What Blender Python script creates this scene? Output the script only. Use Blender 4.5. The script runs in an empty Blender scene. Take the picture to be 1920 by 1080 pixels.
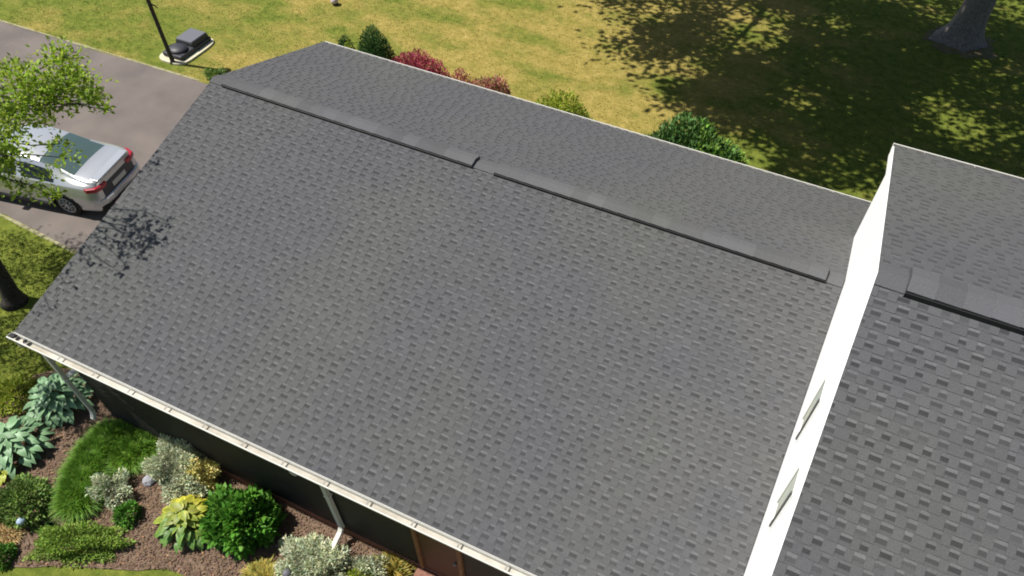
import bpy, bmesh, math, random
import numpy as np
from mathutils import Vector, Matrix
R = math.radians
scene = bpy.context.scene
COL = scene.collection

# ------------------------------------------------------------------ camera
cam = bpy.data.cameras.new('camera')
cam_o = bpy.data.objects.new('camera', cam); COL.objects.link(cam_o)
r_ = Vector((0.90448, 0.42586, 0.02410)); f_ = Vector((-0.2400, 0.5528, -0.7980)).normalized()
r_ = (r_ - f_ * r_.dot(f_)).normalized(); u_ = r_.cross(f_)
m = Matrix((( r_.x, u_.x, -f_.x), (r_.y, u_.y, -f_.y), (r_.z, u_.z, -f_.z)))
cam_o.matrix_world = Matrix.Translation((11.56, -9.571, 13.40)) @ m.to_4x4()
cam.sensor_width = 36; cam.lens = 1360.0 / 1920 * 36
cam.shift_x = -46.0 / 1920; cam.shift_y = 148.0 / 1920
cam.clip_end = 1500
scene.camera = cam_o

# ------------------------------------------------------------------ light
SUN_E, SUN_P = R(58), R(13)
S = Vector((-math.cos(SUN_E) * math.cos(SUN_P), -math.cos(SUN_E) * math.sin(SUN_P), math.sin(SUN_E)))
w = bpy.data.worlds.new('World'); scene.world = w; w.use_nodes = True
nt = w.node_tree; bg = nt.nodes['Background']
sky = nt.nodes.new('ShaderNodeTexSky'); sky.sky_type = 'NISHITA'; sky.sun_disc = False
sky.sun_elevation = SUN_E; sky.sun_rotation = math.atan2(S.x, S.y)
nt.links.new(sky.outputs[0], bg.inputs[0]); bg.inputs[1].default_value = 0.068
sl = bpy.data.lights.new('sun', 'SUN'); sl.energy = 5.0; sl.angle = R(0.5); sl.color = (1, 0.955, 0.89)
so = bpy.data.objects.new('sun', sl); COL.objects.link(so)
so.rotation_euler = S.to_track_quat('Z', 'Y').to_euler()
scene.view_settings.view_transform = 'Standard'; scene.view_settings.look = 'None'
scene.cycles.filter_width = 1.9
scene.view_settings.exposure = 0.45; scene.view_settings.gamma = 1

# ------------------------------------------------------------------ materials
def mat(name, col, rough=0.8, metal=0.0, spec=0.3, noise=0.0, nscale=8.0, bump=0.0, bscale=60.0, col2=None, attr=None, trans=0.0, coat=0.0):
    """plain principled with optional noise tint between col and col2, per-face attribute 'tone', bump, translucency"""
    M = bpy.data.materials.new(name); M.use_nodes = True
    t = M.node_tree; N = t.nodes; L = t.links; p = N['Principled BSDF']
    p.inputs['Roughness'].default_value = rough; p.inputs['Metallic'].default_value = metal
    p.inputs['Specular IOR Level'].default_value = spec; p.inputs['Coat Weight'].default_value = coat
    cur = N.new('ShaderNodeRGB'); cur.outputs[0].default_value = (*col, 1); cur = cur.outputs[0]
    if col2 is not None:
        tc = N.new('ShaderNodeTexCoord')
        nz = N.new('ShaderNodeTexNoise'); nz.inputs['Scale'].default_value = nscale; nz.inputs['Detail'].default_value = 6
        L.new(tc.outputs['Object'], nz.inputs['Vector'])
        rp = N.new('ShaderNodeValToRGB'); rp.color_ramp.elements[0].position = 0.35; rp.color_ramp.elements[1].position = 0.65
        rp.color_ramp.elements[0].color = (*col, 1); rp.color_ramp.elements[1].color = (*col2, 1)
        L.new(nz.outputs['Fac'], rp.inputs['Fac']); cur = rp.outputs['Color']
    if attr is not None:      # multiply by attribute
        a = N.new('ShaderNodeAttribute'); a.attribute_name = attr
        mx = N.new('ShaderNodeMix'); mx.data_type = 'RGBA'; mx.blend_type = 'MULTIPLY'; mx.inputs[0].default_value = 1
        L.new(cur, mx.inputs[6]); L.new(a.outputs['Color'], mx.inputs[7]); cur = mx.outputs[2]
    L.new(cur, p.inputs['Base Color'])
    if bump:
        tc = N.new('ShaderNodeTexCoord')
        b = N.new('ShaderNodeBump'); b.inputs['Strength'].default_value = bump; b.inputs['Distance'].default_value = 0.02
        nz = N.new('ShaderNodeTexNoise'); nz.inputs['Scale'].default_value = bscale; nz.inputs['Detail'].default_value = 4
        L.new(tc.outputs['Object'], nz.inputs['Vector']); L.new(nz.outputs['Fac'], b.inputs['Height']); L.new(b.outputs[0], p.inputs['Normal'])
    if trans:
        tr = N.new('ShaderNodeBsdfTranslucent'); L.new(cur, tr.inputs['Color'])
        ms = N.new('ShaderNodeMixShader'); ms.inputs[0].default_value = trans
        L.new(p.outputs[0], ms.inputs[1]); L.new(tr.outputs[0], ms.inputs[2]); L.new(ms.outputs[0], N['Material Output'].inputs[0])
    return M

# ------------------------------------------------------------------ helpers
def link(o, parent=None):
    COL.objects.link(o)
    if parent is not None: o.parent = parent
    return o
def tag(o, label=None, cat=None, group=None, kind=None):
    if label: o['label'] = label
    if cat: o['category'] = cat
    if group: o['group'] = group
    if kind: o['kind'] = kind
    return o
def empty(name, loc=(0, 0, 0), rz=0.0):
    o = bpy.data.objects.new(name, None); o.location = loc; o.rotation_euler = (0, 0, rz); o.empty_display_size = 0.2
    return link(o)
def mesh_obj(name, V, F, material, parent=None, tone=None, smooth=False):
    me = bpy.data.meshes.new(name); me.from_pydata([tuple(v) for v in V], [], F); me.update()
    mats = material if isinstance(material, list) else [material]
    for x in mats: me.materials.append(x)
    if tone is not None:
        a = me.attributes.new('tone', 'FLOAT_COLOR', 'CORNER')
        lt = np.zeros(len(me.loops), dtype=np.int64)
        st = np.zeros(len(me.polygons), dtype=np.int64); me.polygons.foreach_get('loop_start', st)
        tt = np.zeros(len(me.polygons), dtype=np.int64); me.polygons.foreach_get('loop_total', tt)
        T = np.asarray(tone, dtype=np.float32)
        if T.ndim == 1: T = np.stack([T, T, T], 1)
        T4 = np.concatenate([T, np.ones((len(T), 1), np.float32)], 1)
        a.data.foreach_set('color', np.repeat(T4, tt, axis=0).ravel())
    if smooth: me.polygons.foreach_set('use_smooth', [True] * len(me.polygons))
    return link(bpy.data.objects.new(name, me), parent)
class MB:
    def __init__(s): s.V = []; s.F = []
    def box(s, x0, x1, y0, y1, z0, z1):
        n = len(s.V); s.V += [(x, y, z) for z in (z0, z1) for y in (y0, y1) for x in (x0, x1)]
        s.F += [tuple(n + i for i in f) for f in ((0, 2, 3, 1), (4, 5, 7, 6), (0, 1, 5, 4), (2, 6, 7, 3), (0, 4, 6, 2), (1, 3, 7, 5))]
        return s
    def prism(s, poly, axis, a, b):
        """poly = list of 2D points, extruded along axis from a to b"""
        n = len(s.V); k = len(poly)
        def P(p, t):
            if axis == 'x': return (t, p[0], p[1])
            if axis == 'y': return (p[0], t, p[1])
            return (p[0], p[1], t)
        s.V += [P(p, a) for p in poly] + [P(p, b) for p in poly]
        s.F.append(tuple(n + i for i in range(k))[::-1]); s.F.append(tuple(n + k + i for i in range(k)))
        for i in range(k):
            j = (i + 1) % k; s.F.append((n + i, n + j, n + k + j, n + k + i))
        return s
    def tube(s, pts, rad, seg=8, cap=True):
        pts = [Vector(p) for p in pts]
        if not isinstance(rad, (list, tuple)): rad = [rad] * len(pts)
        n = len(s.V)
        for i, p in enumerate(pts):
            d = (pts[min(i + 1, len(pts) - 1)] - pts[max(i - 1, 0)]).normalized()
            a = d.orthogonal().normalized() if i == 0 else (a - d * a.dot(d)).normalized()
            b = d.cross(a)
            for k in range(seg):
                t = 2 * math.pi * k / seg; q = p + (a * math.cos(t) + b * math.sin(t)) * rad[i]; s.V.append(tuple(q))
        for i in range(len(pts) - 1):
            for k in range(seg):
                k2 = (k + 1) % seg; s.F.append((n + i * seg + k, n + i * seg + k2, n + (i + 1) * seg + k2, n + (i + 1) * seg + k))
        if cap:
            s.F.append(tuple(n + k for k in range(seg))[::-1]); s.F.append(tuple(n + (len(pts) - 1) * seg + k for k in range(seg)))
        return s
    def lathe(s, prof, seg=20, c=(0, 0, 0)):
        n = len(s.V)
        for (rr, z) in prof:
            for k in range(seg):
                t = 2 * math.pi * k / seg; s.V.append((c[0] + rr * math.cos(t), c[1] + rr * math.sin(t), c[2] + z))
        for i in range(len(prof) - 1):
            for k in range(seg):
                k2 = (k + 1) % seg; s.F.append((n + i * seg + k, n + i * seg + k2, n + (i + 1) * seg + k2, n + (i + 1) * seg + k))
        s.F.append(tuple(n + k for k in range(seg))[::-1]); s.F.append(tuple(n + (len(prof) - 1) * seg + k for k in range(seg)))
        return s
    def build(s, name, m, parent=None, smooth=False, bevel=0):
        o = mesh_obj(name, s.V, s.F, m, parent, smooth=smooth)
        if bevel:
            b = o.modifiers.new('bevel', 'BEVEL'); b.width = bevel; b.segments = 2; b.limit_method = 'ANGLE'
        return o

# ------------------------------------------------------------------ ground
def ground_material():
    M = bpy.data.materials.new('dry_lawn'); M.use_nodes = True
    t = M.node_tree; N = t.nodes; L = t.links; p = N['Principled BSDF']; p.inputs['Roughness'].default_value = 0.95; p.inputs['Specular IOR Level'].default_value = 0.1
    tc = N.new('ShaderNodeTexCoord')
    def noise(scale, det, rough=0.55, stretch=None):
        nz = N.new('ShaderNodeTexNoise'); nz.inputs['Scale'].default_value = scale; nz.inputs['Detail'].default_value = det; nz.inputs['Roughness'].default_value = rough
        if stretch:
            mp = N.new('ShaderNodeMapping'); mp.inputs['Scale'].default_value = stretch; mp.inputs['Rotation'].default_value = (0, 0, 0.35)
            L.new(tc.outputs['Object'], mp.inputs['Vector']); L.new(mp.outputs[0], nz.inputs['Vector'])
        else: L.new(tc.outputs['Object'], nz.inputs['Vector'])
        return nz.outputs['Fac']
    def ramp(src, stops):
        r = N.new('ShaderNodeValToRGB'); e = r.color_ramp.elements
        e[0].position, e[0].color = stops[0][0], (*stops[0][1], 1); e[1].position, e[1].color = stops[-1][0], (*stops[-1][1], 1)
        for q, c in stops[1:-1]: x = e.new(q); x.color = (*c, 1)
        L.new(src, r.inputs['Fac']); return r.outputs['Color']
    def mix(a, b, fac, mode='MIX'):
        x = N.new('ShaderNodeMix'); x.data_type = 'RGBA'; x.blend_type = mode
        if isinstance(fac, float): x.inputs[0].default_value = fac
        else: L.new(fac, x.inputs[0])
        L.new(a, x.inputs[6]); L.new(b, x.inputs[7]); return x.outputs[2]
    green = ramp(noise(3.5, 5), [(0.3, (0.095, 0.130, 0.019)), (0.7, (0.190, 0.212, 0.038))])
    dry = ramp(noise(2.6, 6, 0.65), [(0.3, (0.235, 0.198, 0.046)), (0.6, (0.350, 0.272, 0.082)), (0.8, (0.45, 0.335, 0.130))])
    # big patches of dry / green grass, drier towards +X of the far lawn
    big = noise(0.42, 5, 0.6, (1.0, 1.6, 1.0))
    sx = N.new('ShaderNodeSeparateXYZ'); L.new(tc.outputs['Object'], sx.inputs[0])
    gx = N.new('ShaderNodeMapRange'); gx.inputs['From Min'].default_value = -12; gx.inputs['From Max'].default_value = 6; gx.inputs['To Min'].default_value = -0.13; gx.inputs['To Max'].default_value = 0.07
    L.new(sx.outputs['X'], gx.inputs['Value'])
    gy = N.new('ShaderNodeMapRange'); gy.inputs['From Min'].default_value = -3; gy.inputs['From Max'].default_value = 3; gy.inputs['To Min'].default_value = -0.30; gy.inputs['To Max'].default_value = 0.0
    L.new(sx.outputs['Y'], gy.inputs['Value'])
    a1 = N.new('ShaderNodeMath'); a1.operation = 'ADD'; L.new(big, a1.inputs[0]); L.new(gx.outputs[0], a1.inputs[1])
    a2 = N.new('ShaderNodeMath'); a2.operation = 'ADD'; L.new(a1.outputs[0], a2.inputs[0]); L.new(gy.outputs[0], a2.inputs[1])
    # greener under the big oak
    gx2 = N.new('ShaderNodeMapRange'); gx2.inputs['From Min'].default_value = 5; gx2.inputs['From Max'].default_value = 13; gx2.inputs['To Min'].default_value = 0.0; gx2.inputs['To Max'].default_value = -0.27
    L.new(sx.outputs['X'], gx2.inputs['Value'])
    a3 = N.new('ShaderNodeMath'); a3.operation = 'ADD'; L.new(a2.outputs[0], a3.inputs[0]); L.new(gx2.outputs[0], a3.inputs[1])
    mr = N.new('ShaderNodeMapRange'); mr.inputs['From Min'].default_value = 0.34; mr.inputs['From Max'].default_value = 0.56; L.new(a3.outputs[0], mr.inputs['Value'])
    c = mix(green, dry, mr.outputs[0])
    # medium clumps and fine speckle, slightly drawn out
    med = ramp(noise(5.0, 6, 0.7, (1.0, 2.2, 1.0)), [(0.30, (0.62, 0.66, 0.55)), (0.68, (1.22, 1.2, 1.2))])
    c = mix(c, med, 0.85, 'MULTIPLY')
    fine = ramp(noise(38, 4, 0.8), [(0.32, (0.72, 0.74, 0.70)), (0.68, (1.25, 1.23, 1.22))])
    c = mix(c, fine, 0.7, 'MULTIPLY')
    L.new(c, p.inputs['Base Color'])
    b = N.new('ShaderNodeBump'); b.inputs['Strength'].default_value = 0.8; b.inputs['Distance'].default_value = 0.05
    L.new(noise(22, 6, 0.7), b.inputs['Height']); L.new(b.outputs[0], p.inputs['Normal'])
    return M
MG = ground_material()
o = mesh_obj('lawn', [(-400, -400, 0), (400, -400, 0), (400, 400, 0), (-400, 400, 0)], [(0, 1, 2, 3)], MG); tag(o, kind='structure')

def wobble_poly(pts, n, amp, seed):
    rnd = random.Random(seed); out = []
    for i in range(len(pts)):
        a = Vector(pts[i]); b = Vector(pts[(i + 1) % len(pts)]); k = max(1, int((b - a).length / n))
        nrm = Vector((-(b - a).y, (b - a).x)).normalized()
        for j in range(k):
            q = a + (b - a) * (j / k) + nrm * rnd.uniform(-amp, amp); out.append((q.x, q.y))
    return out
def sheet(name, pts, z, m, kind='structure', thick=0.0):
    if thick:
        mb = MB(); mb.prism(pts, 'z', z - thick, z); o = mb.build(name, m)
    else:
        o = mesh_obj(name, [(x, y, z) for x, y in pts], [tuple(range(len(pts)))], m)
    tag(o, kind=kind); return o
M_asph = mat('driveway_asphalt', (0.128, 0.109, 0.100), 0.95, col2=(0.172, 0.146, 0.130), nscale=0.8, bump=0.5, bscale=120)
drv = [(-60, -4.4), (-7.4, -1.98), (-4.5, -2.16), (0.3, -2.3), (0.3, 5.3), (-7.2, 5.32), (-15.7, 5.10), (-60, 3.6)]
sheet('driveway', wobble_poly(drv, 0.5, 0.025, 2), 0.008, M_asph)
# pale worn strip of dead grass along both edges
M_edge = mat('dry_edge', (0.20, 0.19, 0.09), 0.95, col2=(0.34, 0.31, 0.19), nscale=5)
def strip(line, wdt, z, name, m, seed):
    rnd = random.Random(seed); P = []
    for i in range(len(line) - 1):
        a, b = Vector(line[i]), Vector(line[i + 1]); k = max(1, int((b - a).length / 0.35))
        for j in range(k + (i == len(line) - 2)): P.append((a + (b - a) * (j / k), (b - a).normalized()))
    V = []; F = []
    for q, d in P:
        n = Vector((-d.y, d.x)); w2 = wdt * rnd.uniform(0.10, 0.42)
        V += [(*(q + n * w2), z), (*(q - n * w2), z)]
    for i in range(len(P) - 1): F.append((2 * i, 2 * i + 1, 2 * i + 3, 2 * i + 2))
    o = mesh_obj(name, V, F, m); tag(o, kind='structure'); return o
strip([(-60, -4.45), (-7.4, -2.03), (-4.5, -2.22), (0.3, -2.36)], 0.15, 0.013, 'driveway_edge', M_edge, 4)
strip([(-60, 3.65), (-15.7, 5.14), (-7.2, 5.37)], 0.13, 0.013, 'driveway_edge', M_edge, 5)
# tar seam across the driveway
M_tar = mat('tar_seam', (0.05, 0.045, 0.045), 0.7)
strip([(-4.45, -2.1), (-4.62, -1.2), (-4.5, 0.6), (-4.55, 5.3)], 0.045, 0.0135, 'driveway_seam', M_tar, 6)

# garden bed
M_mulch = mat('mulch', (0.122, 0.080, 0.053), 0.95, col2=(0.200, 0.140, 0.096), nscale=11, bump=1.0, bscale=45)
bed = [(-0.6, -4.6), (0.2, -3.9), (12.0, -3.7), (12.0, -7.0), (8.2, -5.75), (7.2, -6.6), (5.6, -7.3), (4.6, -7.5), (3.3, -7.72), (1.9, -8.38), (0.6, -8.92), (-0.8, -9.3), (-2.6, -8.3), (-3.1, -6.9), (-2.75, -5.9), (-2.1, -5.1)]
sheet('garden_bed', wobble_poly(bed, 0.4, 0.05, 3), 0.02, M_mulch)
def in_poly(x, y, P):
    c = False; j = len(P) - 1
    for i in range(len(P)):
        if (P[i][1] > y) != (P[j][1] > y) and x < (P[j][0] - P[i][0]) * (y - P[i][1]) / (P[j][1] - P[i][1]) + P[i][0]: c = not c
        j = i
    return c
rnd = random.Random(7); V = []; F = []; T = []
while len(F) < 26000:
    x = rnd.uniform(-3.4, 8.2); y = rnd.uniform(-9.1, -5.3)
    if not in_poly(x, y, bed): continue
    a = rnd.uniform(0, math.pi); l = rnd.uniform(0.008, 0.034); ww = rnd.uniform(0.004, 0.011); z = 0.024 + rnd.uniform(0, 0.035); ti = rnd.uniform(-0.5, 0.5)
    dx, dy = math.cos(a), math.sin(a); n = len(V)
    V += [(x - dx * l - dy * ww, y - dy * l + dx * ww, z - ti * l), (x - dx * l + dy * ww, y - dy * l - dx * ww, z - ti * l), (x + dx * l + dy * ww, y + dy * l - dx * ww, z + ti * l), (x + dx * l - dy * ww, y + dy * l + dx * ww, z + ti * l)]
    F.append((n, n + 1, n + 2, n + 3)); q = rnd.random(); s = rnd.uniform(0.62, 1.2)
    T.append((s * 2.3, s * 1.9, s * 1.5) if q > 0.965 else (s, s * rnd.uniform(.85, 1.05), s * rnd.uniform(.8, 1.05)))
M_chip = mat('mulch_chip', (0.172, 0.116, 0.080), 0.95, attr='tone')
tag(mesh_obj('mulch_chips', V, F, M_chip, tone=T), 'brown bark mulch chips scattered over the planting bed', 'mulch', kind='stuff')

# grass tufts: real blades over the parts of the lawn in view
def tufts(name, n, region, hgt, seed, label):
    rg = np.random.default_rng(seed)
    P = []
    while sum(len(a) for a in P) < n:
        a = np.stack([rg.uniform(region[0], region[1], n), rg.uniform(region[2], region[3], n)], 1)
        x, y = a[:, 0], a[:, 1]
        ok = ~((x < 0.5) & (y > -2.4 - np.clip((-7.4 - x), 0, 99) * 0.046) & (y < 5.45 - np.clip(-7.2 - x, 0, 99) * 0.031))
        ok &= ~((x > -1) & (y < 4.6) & (y > -6)) & ~((x > -0.5) & (y < 9 - 4))
        ok &= ~((np.abs(x + 8.8) < 0.95) & (np.abs(y - 6.65) < 1.1))
        P.append(a[ok])
    A = np.concatenate(P)[:n]; n = len(A)
    th = rg.uniform(0, 2 * np.pi, n); h = hgt * rg.uniform(0.5, 1.3, n); wd = rg.uniform(0.008, 0.02, n); ln = rg.uniform(0.2, 1.2, n) * h
    ph = rg.uniform(0, 2 * np.pi, n)
    b = np.stack([A[:, 0], A[:, 1], np.zeros(n)], 1)
    s = np.stack([np.cos(th) * wd, np.sin(th) * wd, np.zeros(n)], 1)
    tip = b + np.stack([np.cos(ph) * ln, np.sin(ph) * ln, h], 1)
    V = np.stack([b - s, b + s, tip], 1).reshape(-1, 3)
    me = bpy.data.meshes.new(name); me.vertices.add(3 * n); me.loops.add(3 * n); me.polygons.add(n)
    me.vertices.foreach_set('co', V.ravel()); me.loops.foreach_set('vertex_index', np.arange(3 * n)); me.polygons.foreach_set('loop_start', np.arange(0, 3 * n, 3))
    me.update(); me.validate(); me.materials.append(MG)
    o = bpy.data.objects.new(name, me); link(o); tag(o, label, 'grass', kind='stuff'); return o
tufts('grass', 90000, (-16, 21, 5, 24), 0.028, 3, 'short dry yellow green grass on the lawn behind the garage')
tufts('grass', 22000, (-10, -2.0, -9, -2), 0.04, 4, 'short green grass beside the driveway left of the garage')

# ------------------------------------------------------------------ the house
house = empty('house', (6.4, -1.2, 0)); bpy.context.view_layer.update()
tag(house, 'house with charcoal shingled low garage wing and a taller white gabled section at right', 'house')
def hb(name, mb, m, parent=None, **k):
    o = mb.build(name, m, parent or house, **k)
    if parent is None or parent is house: o.location = -house.location
    return o
def hmesh(name, V, F, m, tone=None, parent=None):
    o = mesh_obj(name, V, F, m, parent or house, tone=tone)
    if parent is None or parent is house: o.location = -house.location
    return o

def shingle_material():
    M = bpy.data.materials.new('asphalt_shingle'); M.use_nodes = True
    t = M.node_tree; N = t.nodes; L = t.links; p = N['Principled BSDF']; p.inputs['Roughness'].default_value = 0.92; p.inputs['Specular IOR Level'].default_value = 0.18
    tc = N.new('ShaderNodeTexCoord')
    a = N.new('ShaderNodeAttribute'); a.attribute_name = 'tone'
    big = N.new('ShaderNodeTexNoise'); big.inputs['Scale'].default_value = 0.35; big.inputs['Detail'].default_value = 3; L.new(tc.outputs['Object'], big.inputs['Vector'])
    rp = N.new('ShaderNodeValToRGB'); e = rp.color_ramp.elements
    e[0].position = 0.36; e[0].color = (0.083, 0.083, 0.089, 1); e[1].position = 0.64; e[1].color = (0.090, 0.0915, 0.088, 1)
    L.new(big.outputs['Fac'], rp.inputs['Fac'])
    fine = N.new('ShaderNodeTexNoise'); fine.inputs['Scale'].default_value = 120; fine.inputs['Detail'].default_value = 3; L.new(tc.outputs['Object'], fine.inputs['Vector'])
    fr = N.new('ShaderNodeValToRGB'); fr.color_ramp.elements[0].position = 0.3; fr.color_ramp.elements[0].color = (0.72, 0.72, 0.72, 1); fr.color_ramp.elements[1].position = 0.7; fr.color_ramp.elements[1].color = (1.25, 1.25, 1.25, 1)
    L.new(fine.outputs['Fac'], fr.inputs['Fac'])
    m1 = N.new('ShaderNodeMix'); m1.data_type = 'RGBA'; m1.blend_type = 'MULTIPLY'; m1.inputs[0].default_value = 1; L.new(rp.outputs[0], m1.inputs[6]); L.new(a.outputs['Color'], m1.inputs[7])
    m2 = N.new('ShaderNodeMix'); m2.data_type = 'RGBA'; m2.blend_type = 'MULTIPLY'; m2.inputs[0].default_value = 1; L.new(m1.outputs[2], m2.inputs[6]); L.new(fr.outputs[0], m2.inputs[7])
    L.new(m2.outputs[2], p.inputs['Base Color'])
    b = N.new('ShaderNodeBump'); b.inputs['Strength'].default_value = 0.4; b.inputs['Distance'].default_value = 0.004; L.new(fine.outputs['Fac'], b.inputs['Height']); L.new(b.outputs[0], p.inputs['Normal'])
    return M
M_sh = shingle_material()
def shingles(name, x0, x1, y0, z0, y1, z1, seed, expo=0.135, K=1.0, ct=1.0):
    """laminated shingles on the slope from ridge (y0,z0) down to eave (y1,z1), running x0..x1"""
    rnd = random.Random(seed); V = []; F = []; T = []
    Lh = math.hypot(y1 - y0, z1 - z0); dy, dz = (y1 - y0) / Lh, (z1 - z0) / Lh
    ny, nz = (-dz, dy) if dy > 0 else (dz, -dy)
    if nz < 0: ny, nz = -ny, -nz
    def P(x, v, h): return (x, y0 + dy * v + ny * h, z0 + dz * v + nz * h)
    def quad(a, b, c, d, t):
        n = len(V); V.extend([a, b, c, d]); F.append((n, n + 1, n + 2, n + 3)); T.append(t)
    rows = int(math.ceil(Lh / expo)); lap = 0.005; th = 0.0055
    for k in range(rows):
        vb = Lh - k * expo; vt = max(vb - expo, 0)
        rowtone = rnd.uniform(0.98, 1.02)
        x = x0; base_h0, base_h1 = 0.004, 0.004 + lap       # h at top, bottom
        first = rnd.uniform(-0.25, 0)
        x = x0 + first; tooth = rnd.random() < 0.5
        while x < x1:
            wd = rnd.choice((rnd.uniform(0.08, 0.12), rnd.uniform(0.10, 0.17))) if tooth else rnd.uniform(0.08, 0.14)
            a, b = max(x, x0), min(x + wd, x1)
            if b > a + 0.002:
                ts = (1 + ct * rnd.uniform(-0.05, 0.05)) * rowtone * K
                if tooth:
                    h0, h1 = base_h0 + th * 0.6, base_h1 + th
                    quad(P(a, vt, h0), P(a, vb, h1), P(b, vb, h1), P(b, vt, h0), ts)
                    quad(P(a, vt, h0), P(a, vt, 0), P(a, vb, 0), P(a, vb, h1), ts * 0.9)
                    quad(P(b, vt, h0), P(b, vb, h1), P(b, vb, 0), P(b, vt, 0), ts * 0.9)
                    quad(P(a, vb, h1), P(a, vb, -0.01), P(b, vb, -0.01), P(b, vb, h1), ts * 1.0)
                else:
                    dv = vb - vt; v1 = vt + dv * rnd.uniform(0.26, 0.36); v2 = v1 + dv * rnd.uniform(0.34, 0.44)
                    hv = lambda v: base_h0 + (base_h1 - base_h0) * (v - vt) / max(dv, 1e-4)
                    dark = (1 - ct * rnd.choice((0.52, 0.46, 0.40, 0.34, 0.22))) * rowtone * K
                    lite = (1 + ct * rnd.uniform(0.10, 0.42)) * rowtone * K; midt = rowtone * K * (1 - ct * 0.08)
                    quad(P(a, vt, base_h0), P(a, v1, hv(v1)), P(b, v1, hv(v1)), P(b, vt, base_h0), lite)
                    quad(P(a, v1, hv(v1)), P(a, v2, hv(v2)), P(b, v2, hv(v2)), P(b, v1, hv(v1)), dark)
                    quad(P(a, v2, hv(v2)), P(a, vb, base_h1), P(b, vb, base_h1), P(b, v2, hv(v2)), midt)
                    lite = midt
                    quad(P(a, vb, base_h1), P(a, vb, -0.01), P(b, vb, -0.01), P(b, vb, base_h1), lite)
            x += wd; tooth = not tooth
    # deck under the shingles
    tk = 0.14
    n = len(V); A = [P(x0, -0.0, 0), P(x0, Lh, 0), P(x1, Lh, 0), P(x1, 0, 0)]
    B = [(q[0], q[1], q[2] - tk) for q in A]
    V.extend(A + B); F.extend([(n, n + 1, n + 2, n + 3), (n + 4, n + 7, n + 6, n + 5), (n, n + 4, n + 5, n + 1), (n + 1, n + 5, n + 6, n + 2), (n + 2, n + 6, n + 7, n + 3)]); T.extend([0.6] * 5)
    if dy > 0:
        F[:] = [f[::-1] for f in F]
    return hmesh(name, V, F, M_sh, tone=T)
RX, RZ, SL = 12.765, 5.014, 0.2691
YN, YF = -6.0, 3.434
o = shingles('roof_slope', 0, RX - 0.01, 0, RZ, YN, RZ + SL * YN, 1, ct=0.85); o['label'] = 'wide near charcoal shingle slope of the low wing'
o = shingles('roof_slope', 0, 13.3, 0, RZ, YF, RZ - SL * YF, 2, ct=0.6, K=1.04); o['label'] = 'far charcoal shingle slope of the low wing'  # far-side light put into the tones: softer, lighter print than the near slope
TR_Y, TR_Z = -2.40, 7.42
TX0, TX1 = 12.74, 24.0
TFY, TFZ = 2.13, 6.21
TNY, TNZ = -10.0, 7.42 - 0.388 * 7.6
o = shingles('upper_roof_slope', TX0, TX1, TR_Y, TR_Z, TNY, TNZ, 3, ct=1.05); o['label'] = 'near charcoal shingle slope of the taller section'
o = shingles('upper_roof_slope', TX0, TX1, TR_Y, TR_Z, TFY, TFZ, 4, ct=0.7, K=1.04); o['label'] = 'far charcoal shingle slope of the taller section'  # fainter, lighter tones paint in how light meets the far side

# ridge caps and ridge vents
def ridge_caps(name, x0, x1, yr, zr, sf, sn, half, lift, seed, step=0.30, overhang=0.0):
    rnd = random.Random(seed); V = []; F = []; T = []
    n_ = int(round((x1 - x0) / step)); st = (x1 - x0) / n_
    for i in range(n_):
        a = x0 + i * st; b = a + st + 0.0; t = rnd.uniform(1.0, 1.30)
        for sgn, sl_ in ((-1, sn), (1, sf)):
            w_ = half; n = len(V); h0 = lift + 0.016; h1 = lift + 0.009
            P = [(a, yr, zr + h0), (b, yr, zr + h1), (b, yr + sgn * w_, zr + h1 - sl_ * w_), (a, yr + sgn * w_, zr + h0 - sl_ * w_)]
            Q = [(a, yr + sgn * w_, zr + h0 - sl_ * w_ - 0.010), (b, yr + sgn * w_, zr + h1 - sl_ * w_ - 0.010)]
            V.extend(P + Q + [(a, yr, zr + h0 - 0.012)])
            F.append((n, n + 1, n + 2, n + 3) if sgn > 0 else (n, n + 3, n + 2, n + 1)); T.append(t)
            F.append((n + 3, n + 2, n + 5, n + 4)); T.append(t * 0.8)
            F.append((n, n + 3, n + 4, n + 6)); T.append(t * 0.9)
    return V, F, T
M_vent = mat('vent_black', (0.012, 0.012, 0.013), 0.6)
def ridge_vent(x0, x1, yr, zr, sf, sn, seed, half=0.15, lift=0.066):
    mb = MB()
    hw = half + 0.012
    mb.prism([(yr - hw, zr - sn * hw + 0.012), (yr, zr + 0.012), (yr + hw, zr - sf * hw + 0.012), (yr + hw, zr - sf * hw + lift - 0.012), (yr, zr + lift), (yr - hw, zr - sn * hw + lift - 0.012)], 'x', x0 + 0.004, x1 - 0.004)
    v = hb('ridge_vent', mb, M_vent)
    V, F, T = ridge_caps('c', x0, x1, yr, zr, sf, sn, half, lift, seed)
    n0 = len(V)
    for xe in (x0 - 0.004, x1 + 0.004):
        n = len(V); hw2 = half + 0.014
        V += [(xe, yr - hw2, zr - sn * hw2 + 0.0), (xe, yr, zr), (xe, yr + hw2, zr - sf * hw2), (xe, yr + hw2, zr - sf * hw2 + lift + 0.0), (xe, yr, zr + lift + 0.014), (xe, yr - hw2, zr - sn * hw2 + lift)]
        F.append((n, n + 1, n + 4, n + 5)); F.append((n + 1, n + 2, n + 3, n + 4)); T += [1.0, 1.0]
    c = mesh_obj('ridge_cap', V, F, M_sh, v, tone=T)
    return v
def caps(x0, x1, yr, zr, sf, sn, seed, half=0.14):
    V, F, T = ridge_caps('c', x0, x1, yr, zr, sf, sn, half, 0.012, seed); hmesh('ridge_cap', V, F, M_sh, tone=T)
caps(0.0, 0.34, 0, RZ, SL, SL, 31); ridge_vent(0.34, 6.03, 0, RZ, SL, SL, 32); caps(6.03, 6.49, 0, RZ, SL, SL, 33)
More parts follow.
